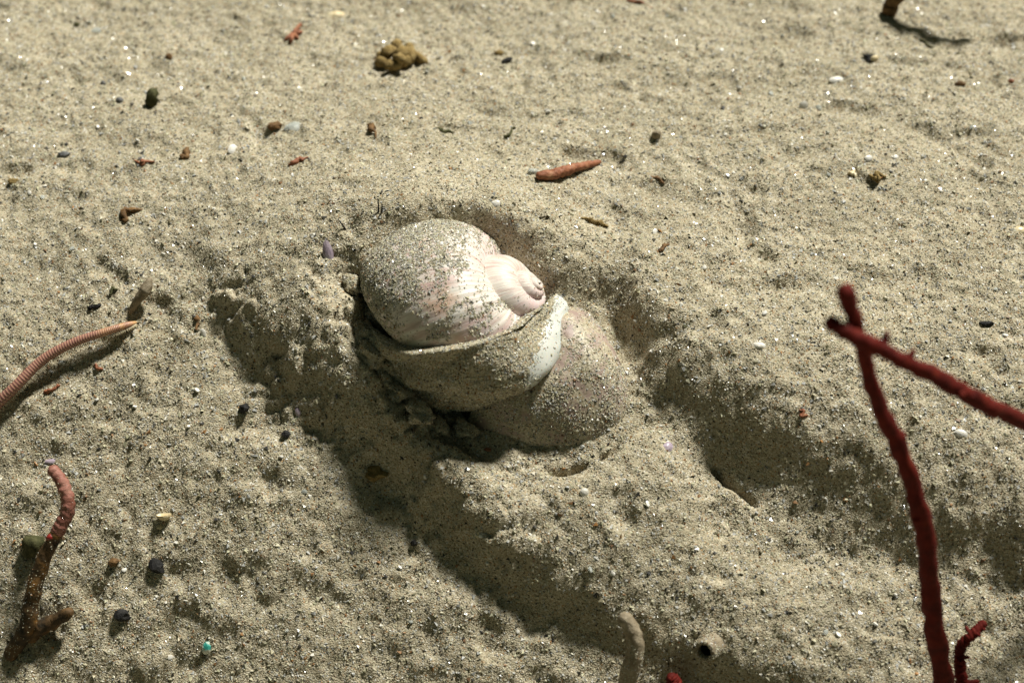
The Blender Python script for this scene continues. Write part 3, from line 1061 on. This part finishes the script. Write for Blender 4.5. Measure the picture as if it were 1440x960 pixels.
# stalk at the far edge, arching away over its own shadow
b0 = P(1250, 24, -0.001)
tipg = P(1368, 58)
tip = tipg + SUN_DIR / SUN_DIR[2] * 0.016
t = empty('sea_stalk', b0, 'brown hollow stalk growing from far sand, throwing a long shadow', 'stalk')
tube_obj('stem', [b0, b0 + np.array([0.0012, 0.002, 0.008]), b0 * 0.72 + tip * 0.28 + np.array([0, 0.004, 0.0135]), b0 * 0.35 + tip * 0.65 + np.array([0, 0.003, 0.011]), tip], [0.0036, 0.0033, 0.0028, 0.0022, 0.0014], M['brown_bit'], t, 50, 12, 0.1, 0, 0, 6)
# green stub
b0 = P(211, 150, -0.001)
o, _, _ = tube_obj('weed_stub', [b0, P(213, 138, 0.003), P(218, 124, 0.006)], [0.0026, 0.0026, 0.0022], M['olive_weed'], None, 16, 10, 0.25, 0, 0, 1)
tag(o, 'upright dark green weed stub on open sand', 'weed')
# glassy stalk above the striped worm
b0 = P(182, 440, -0.001)
o, _, _ = tube_obj('polyp', [b0, P(192, 424, 0.003), P(204, 408, 0.006), P(212, 390, 0.007)], [0.0010, 0.0016, 0.0024, 0.0010], M['tan_tube'], None, 26, 10, 0.1, 0, 0, 1)
tag(o, 'thin tan stalked polyp with swollen tip near the striped worm', 'polyp')
# rust coloured worm tube piece
t = empty('tube_fragment', P(800, 240), 'rust red tapered tube fragment lying loose on the sand', 'tube fragment')
tube_obj('tube_wall', [P(753, 247, 0.0012), P(775, 246, 0.0019), P(795, 240, 0.0021), P(812, 235, 0.0017), P(830, 231, 0.0014), P(845, 227, 0.001)], [0.0016, 0.0020, 0.0022, 0.0017, 0.0014, 0.0009], M['rust_bit'], t, 60, 12, 0.16, 9, 0.04, 17)
v, f = lump(P(749, 242, 0.001), (0.0021, 0.0016, 0.0014), 5, 0.3)
tag(link('shell_chip', mesh_from('shell_chip', v, f), M['clear_jelly'], origin=tuple(P(749, 242))), 'cloudy clear chip at the blunt end of the rust red tube fragment', 'shell chip')

# ochre clump of rolled sediment
c0 = P(560, 80)
t = empty('sediment_clump', c0, 'knobbly ochre clump of sediment rolls on the far sand', 'sediment clump')
for i, (dx, dy, dz, s, el) in enumerate([(-20, 8, 2, 3.4, 1.1), (-6, 12, 2.4, 3.4, 1.2), (10, 6, 2.6, 3.2, 1.5), (-14, -6, 4, 3.2, 1.3), (4, -6, 5, 3.4, 1.5), (18, -2, 3, 3.0, 1.6), (-2, -16, 3, 3.2, 1.2), (16, -12, 3, 2.6, 1.2), (30, 2, 1.6, 2.4, 1.8), (2, 2, 6, 2.6, 1.3), (-24, -2, 2, 2.2, 1.0)]):
    cc = P(560 + dx, 80 + dy, dz / 1000)
    v, f = lump(cc, (s * el / 1000, s * 0.85 / 1000, s * 0.8 / 1000), 40 + i, 0.3, 2, 0.3 * i)
    link('lobe', mesh_from('lobe', v, f), M['ochre_clump'], t, origin=tuple(cc))

# ================================================================ CRUMBLED SAND IN THE GROOVE
cl_label = {}
clods = [(497, 402, 4.0, 'flat'), (520, 500, 5.2, 'a'), (541, 488, 4.2, 'b'), (540, 520, 4.6, 'c'), (556, 545, 4.4, 'd'), (575, 560, 4.0, 'e'), (590, 583, 4.2, 'f'), (612, 598, 4.4, 'g'), (640, 588, 4.4, 'h'), (655, 603, 3.6, 'i'), (510, 470, 4.0, 'j'), (640, 610, 3.4, 'k')]
for i, (x_, y_, s, _) in enumerate(clods):
    s = s / 1000
    cc = P(x_, y_, s * 0.30)
    v, f = lump(cc, (s * 1.25, s * 0.9, s * 0.75), 70 + i, 0.55, 3, -0.8 + 0.4 * math.sin(i * 2.3))
    o = tag(link('sand_clod', mesh_from('sand_clod', v, f), M['bound_sand'], origin=tuple(cc)), 'crumbly slime-bound sand clod in the dark groove beside the snail', 'sand clod', 'sand clods in the groove beside the snail')
    pp, qq = scatter_on(v, f, 900, r2_)
    me = grain_mesh('grains', pp, qq, 0.0004 + 0.0004 * r2_.random(len(pp)), grain_colours(len(pp), r2_), r2_, 0.2)
    g = link('grains', me, M['grain'], o, origin=tuple(cc))
    g['kind'] = 'stuff'

# ================================================================ SMALL DEBRIS
def dish(center, L, Wd, curv, tilt, rot, seed, n=12):
    """chip of a shell: curved, thin, with a broken outline"""
    rg = np.random.default_rng(seed)
    th = np.linspace(0, 2 * math.pi, n, endpoint=False)
    rad = 0.72 + 0.45 * rg.random(n)
    rad = 0.5 * rad + 0.25 * (np.roll(rad, 1) + np.roll(rad, -1))
    V, F = [], []
    for side, off in ((1, 0.0), (-1, -0.0006)):
        V.append(np.array([[0, 0, off]]))
        for q in (0.55, 1.0):
            V.append(np.stack([np.cos(th) * rad * L * q, np.sin(th) * rad * Wd * q, -curv * (q ** 2) * L + off + 0 * th], 1))
    V = np.vstack(V)
    m_ = 1 + 2 * n
    for s in (0, 1):
        o = s * m_
        for k in range(n):
            k2 = (k + 1) % n
            t1 = (o, o + 1 + k, o + 1 + k2)
            t2 = (o + 1 + k, o + 1 + n + k, o + 1 + n + k2, o + 1 + k2)
            F += [t1, t2] if s == 0 else [t1[::-1], t2[::-1]]
    for k in range(n):
        k2 = (k + 1) % n
        F.append((1 + n + k, m_ + 1 + n + k, m_ + 1 + n + k2, 1 + n + k2))
    R = (Matrix.Rotation(rot, 3, 'Z') @ Matrix.Rotation(tilt, 3, 'X'))
    V = V @ np.array(R).T
    return V + np.asarray(center), F


def chip(px, py, L, Wd, material, label, tilt=0.3, rot=0.0, curv=0.3, seed=0, group=None, name='shell_chip', cat='shell chip', lift_=0.0009):
    c_ = P(px, py, lift_)
    v, f = dish(c_, L / 1000, Wd / 1000, curv, tilt, rot, seed)
    return tag(link(name, mesh_from(name, v, f, False), M[material], origin=tuple(c_)), label, cat, group)


chip(472, 21, 4.6, 2.8, 'cream_shell', 'cream shell chip with upturned rim at the far edge of sand', 0.5, 0.2, 0.5, 1)
chip(413, 177, 4.4, 3.6, 'clear_jelly', 'cloudy translucent shell piece beside a brown pebble on far sand', 0.2, 0.6, 0.4, 2)
chip(328, 209, 2.6, 2.0, 'white_shell', 'bright white angular shell chip, alone left of the translucent piece', 0.6, 0.9, 0.2, 3)
chip(1176, 111, 3.0, 1.6, 'white_shell', 'flat oblong white shell chip on the far sand below a stalk', 0.3, 0.1, 0.2, 4)
chip(1130, 149, 2.0, 2.2, 'white_shell', 'gleaming white upright shell chip with smaller chip at its side', 0.9, 0.0, 0.2, 5)
chip(1152, 152, 1.3, 1.5, 'clear_jelly', 'little glassy chip beside the gleaming upright white chip', 0.7, 0.3, 0.2, 6)
chip(1067, 487, 2.6, 1.7, 'white_shell', 'white half-moon shell chip on the rising bank by the red algae', 0.7, -0.2, 0.6, 7)
chip(231, 730, 3.0, 1.9, 'cream_shell', 'broken cream bivalve half lying hollow side up', -0.7, 0.1, -0.6, 8)
chip(224, 740, 1.1, 0.9, 'cream_shell', 'tiny cream chip touching the broken bivalve half', 0.2, 0.1, 0.2, 9)
chip(293, 913, 2.3, 2.8, 'teal_shell', 'teal and white shell chip standing on edge in the sand', 0.9, 0.4, 0.5, 10)
chip(938, 627, 2.9, 2.2, 'lilac_shell', 'pale lilac shell chip at the edge of the snail track', 0.3, 0.4, 0.4, 11)
chip(822, 693, 1.7, 1.9, 'white_shell', 'small white pearly chip in the track behind the foot', 0.8, 0.1, 0.4, 12)
chip(697, 286, 1.7, 1.5, 'white_shell', 'round white chip on the bank just behind the spire', 0.6, 0.1, 0.3, 13)
chip(462, 358, 2.0, 5.2, 'lilac_shell', 'narrow lilac shell sliver on edge at the flank of the snail', 0.9, 0.25, 0.3, 14, lift_=0.0015)
chip(1351, 609, 2.4, 1.7, 'white_shell', 'white chip between the two tall red alga stems', 0.6, -0.3, 0.3, 15)
chip(1436, 323, 3.0, 2.2, 'cream_shell', 'warm cream chip by a ripple on the right-hand sand', 0.4, 0.1, 0.4, 16)
chip(420, 578, 1.4, 2.5, 'lilac_shell', 'slim lilac chip caught on the edge of the furrow', 0.7, 0.4, 0.4, 17)
chip(286, 470, 1.0, 2.2, 'white_shell', 'slim white chip upright on sand outside the furrow', 0.9, 0.1, 0.3, 18)
chip(70, 648, 2.0, 1.0, 'lilac_shell', 'bluish white flake above the tip of the rosy tube', 0.4, 0.1, 0.2, 19)
chip(135, 42, 2.6, 1.8, 'clear_jelly', 'frosted flat flake far out beside a dark speck', 0.3, 0.1, 0.2, 20)
chip(1222, 742 - 520, 1.6, 1.2, 'white_shell', 'tiny white shell flake lying on the open sand', 0.5, 0.2, 0.2, 21, 'tiny shell flakes over the sand')
r3 = np.random.default_rng(99)
flakes = [(126, 30), (375, 8), (356, 67), (344, 110), (138, 177), (194, 196), (60, 276), (40, 270), (300, 292), (600, 100), (680, 8), (840, 15), (862, 22), (750, 60), (690, 123), (660, 172), (770, 155), (918, 155), (1100, 50), (1040, 122), (1015, 70), (1165, 185), (1020, 188), (1325, 158), (1365, 178), (1425, 66), (1260, 220), (1165, 245), (748, 265), (1075, 438), (1085, 130), (990, 375), (922, 325),
          (1400, 405), (1415, 470), (50, 342), (100, 348), (246, 390), (135, 560), (85, 508), (190, 570), (278, 547), (312, 504), (265, 598), (395, 640), (428, 692), (912, 707), (860, 805), (832, 800), (685, 790), (727, 887), (577, 872), (675, 752), (563, 796), (1122, 748), (1180, 890), (1232, 875), (1162, 888), (1260, 834), (1276, 648), (402, 885), (240, 924), (175, 800)]
for i, (x_, y_) in enumerate(flakes):
    s = 0.55 + 0.5 * r3.random()
    chip(x_, y_, s * 1.2, s, 'white_shell' if i % 3 else 'clear_jelly', 'tiny white shell flake lying on the open sand', 0.2 + 0.7 * r3.random(), r3.random() * 6, 0.2, 30 + i, 'tiny shell flakes over the sand', name='shell_flake', cat='shell flake', lift_=0.0006)


def stone(px, py, size, material, label, seed, group=None, name='pebble', cat='pebble', rough=0.25, facet=0.9, rot=0.0, up=0.35):
    s = np.array(size) * 0.88 / 1000
    c_ = P(px, py, s[2] * up)
    v, f = lump(c_, s, seed, rough, 2, rot, facet)
    return tag(link(name, mesh_from(name, v, f, False), M[material], origin=tuple(c_)), label, cat, group)


stone(343, 573, (2.6, 2.6, 2.4), 'dark_stone', 'jet black jagged pebble just outside the furrow', 1, rough=0.45)
stone(401, 610, (2.0, 1.6, 1.3), 'dark_stone', 'small slate black pebble at the foot of the furrow wall', 2)
stone(220, 795, (3.4, 3.2, 2.6), 'dark_stone', 'large round black lump with a smear of dark weed beside it', 3, rough=0.4)
stone(172, 865, (3.6, 2.6, 2.0), 'dark_stone', 'flat black lump in the near sand beside the twig', 4, rough=0.4)
stone(160, 790, (2.4, 2.0, 1.6), 'brown_bit', 'dark brown speck between the rosy tube and the round black lump', 5, rough=0.5)
stone(582, 763, (1.5, 1.5, 1.3), 'dark_stone', 'small round black pebble on sand below the furrow', 6)
stone(713, 85, (3.2, 1.4, 1.2), 'dark_stone', 'oblong black pebble beyond the snail near a tan blob', 7, rot=0.3)
stone(702, 74, (2.4, 1.8, 1.2), 'ochre_clump', 'tan blob touching the oblong black pebble', 8)
stone(1224, 82, (3.6, 1.8, 1.7), 'dark_stone', 'black broken crust with a pale curl on far sand', 9, rough=0.6, rot=-0.4)
chip(1232, 82, 1.8, 1.4, 'cream_shell', 'pale curled chip resting on the black broken crust', 0.9, 0.3, 0.6, 77, lift_=0.0016)
stone(1388, 455, (3.2, 1.5, 1.3), 'dark_stone', 'black pebble streak on the right-hand bank', 10, rough=0.4)
stone(168, 141, (2.0, 1.5, 1.3), 'grey_stone', 'slate grey pebble next to the green weed stub', 11)
stone(145, 117, (1.5, 1.3, 1.2), 'grey_stone', 'smaller slate pebble beyond the green weed stub', 12)
stone(90, 217, (3.0, 1.8, 1.4), 'grey_stone', 'plum grey pebble in a shadowed dip of far sand', 13)
stone(108, 35, (1.9, 1.7, 1.4), 'olive_weed', 'olive crumb beside the frosted flake', 14)
stone(386, 177, (3.8, 2.2, 1.7), 'brown_bit', 'olive brown pebble touching the translucent shell piece', 15, rough=0.35)
stone(238, 80, (1.9, 1.7, 1.6), 'brown_bit', 'round brown crumb on far sand', 16)
stone(18, 255, (2.6, 1.8, 1.3), 'ochre_clump', 'tan crumb partly sunk at the shadowed dip', 17)
stone(923, 190, (2.4, 2.2, 2.6), 'tan_tube', 'tan egg-like knob standing on the far sand', 18, rough=0.15, facet=0.0)
stone(530, 666, (4.2, 3.4, 2.6), 'ochre_clump', 'fuzzy ochre lump on the lip of the furrow', 19, rough=0.5, facet=0)
stone(1350, 118, (2.6, 1.4, 1.2), 'brown_bit', 'brown husk below the long shadow of the stalk', 20)
stone(1422, 114, (1.6, 1.3, 1.2), 'rust_bit', 'dark rusty crumb beside a bright flake', 21)
stone(1017, 152, (1.0, 1.0, 1.0), 'grey_stone', 'tiny slate cube-like pebble on far sand', 22)
stone(686, 632, (1.8, 0.9, 0.9), 'rust_bit', 'rusty red crumb in the crack below the foot', 23)
stone(660, 597, (1.1, 1.0, 1.0), 'ochre_clump', 'yellow crumb in the groove at the snail foot', 24)
stone(877, 537, (1.2, 1.1, 1.1), 'dark_stone', 'black speck on the rim of the snail foot', 25)
stone(608, 588, (1.2, 2.6, 1.6), 'dark_stone', 'narrow dark crumb standing in the groove', 26)

# brown shreds
def shred(px, py, dx, dy, r_, material, label, seed, name='plant_shred', cat='shred', group=None):
    a, b_, c_ = P(px - dx, py - dy, 0.0), P(px, py, r_ * 0.0005), P(px + dx, py + dy, r_ * 0.0002)
    rg = np.random.default_rng(seed)
    jit = lambda q: q + rg.normal(size=3) * np.array([0.0007, 0.0007, 0.0002]) * r_
    o, _, _ = tube_obj(name, [a, jit((a + b_) / 2), jit(b_), jit((b_ + c_) / 2), c_], [r_ * 0.0003, r_ * (0.0004 + 0.0006 * rg.random()), r_ * 0.0007, r_ * (0.0003 + 0.0006 * rg.random()), r_ * 0.0002], M[material], None, 26, 7, 0.7, 0, 0, seed, origin=b_)
    return tag(o, label, cat, group)


shred(836, 313, 20, 6, 1.5, 'ochre_clump', 'long ochre shred lying behind the spire', 1)
shred(184, 302, 16, -7, 1.6, 'brown_bit', 'dark brown crumbly shred on sand beyond the striped worm', 2)
shred(203, 226, 15, 1, 1.2, 'rust_bit', 'brick red shred lying flat on the far sand', 3)
shred(261, 216, 5, -9, 1.5, 'brown_bit', 'brown shred standing up out of a shaded patch', 4)
shred(420, 226, 14, -5, 1.1, 'rust_bit', 'tan red shred pointing across the sand behind the snail', 5)
shred(522, 185, 6, 10, 1.5, 'brown_bit', 'crooked brown shred beyond the snail', 6)
shred(625, 184, 13, 4, 1.0, 'olive_weed', 'thin olive weed shred arched over the far sand', 7)
shred(718, 186, 8, -6, 1.0, 'olive_weed', 'forked olive weed shred below the far ripples', 8)
shred(925, 253, 10, 6, 1.0, 'brown_bit', 'brown shred on the bank beyond the spire', 9)
shred(73, 547, 12, -5, 0.9, 'rust_bit', 'orange brown shred in the shadow below the worm', 10)
shred(138, 517, 7, 3, 0.8, 'rust_bit', 'small orange shred below the striped worm', 11)
shred(276, 455, 4, 8, 1.3, 'brown_bit', 'brown speckled shred between worm and furrow', 12)
shred(1233, 247, 12, 2, 1.3, 'ochre_clump', 'ochre shred on rippled sand at the right', 13)
shred(1200, 243, 3, 7, 0.9, 'cream_shell', 'cream sliver beside the ochre shred on rippled sand', 14)
shred(935, 349, 7, -5, 1.1, 'brown_bit', 'brown shred near the top of the right furrow bank', 15)
shred(1095, 15, 24, 8, 0.8, 'rust_bit', 'long thin rusty fibre on the far sand', 16) if False else None
shred(900, 6, 20, 6, 0.9, 'rust_bit', 'long thin rusty fibre at the far edge of sand', 16)
shred(1130, 580, 7, 4, 1.0, 'rust_bit', 'small rusty shred on the shaded right bank', 17)
shred(160, 410, 6, -3, 1.0, 'olive_weed', 'olive crumb-like shred beyond the worm head', 18)
shred(133, 432, 9, -5, 1.0, 'dark_stone', 'black jagged fleck lying between worm and polyp', 19)
shred(1300, 60, 14, 7, 0.8, 'olive_weed', 'olive shred lying in the shadow of the stalk', 20)
# orange branching bit
t = empty('branching_bit', P(412, 47), 'small orange branching weed fragment on the far sand', 'weed')
for dx, dy in ((12, -14), (-12, 10), (14, -2), (-4, 14), (8, 8)):
    tube_obj('branch', [P(412, 47, 0.0006), P(412 + dx / 2, 47 + dy / 2, 0.0012), P(412 + dx, 47 + dy, 0.0005)], [0.0009, 0.0010, 0.0006], M['rust_bit'], t, 12, 6, 0.3, 0, 0, dx + 20)
# black needles behind the shell
for (x0_, y0_, x1_, y1_) in ((532, 303, 531, 279), (536, 301, 537, 284), (488, 326, 475, 308)):
    h_ = 0.006
    a = P(x0_, y0_, -0.001)
    tp = lift(x1_, y1_, a[2] - float(z0(a[0], a[1])) + h_)
    o, _, _ = tube_obj('needle', [a, (a + tp) / 2 + np.array([0.0002, 0, 0]), tp], [0.00035, 0.0003, 0.00015], M['dark_stone'], None, 10, 6)
    tag(o, 'fine black needle sticking up from sand at the shell edge', 'needle', 'black needles at the shell edge')
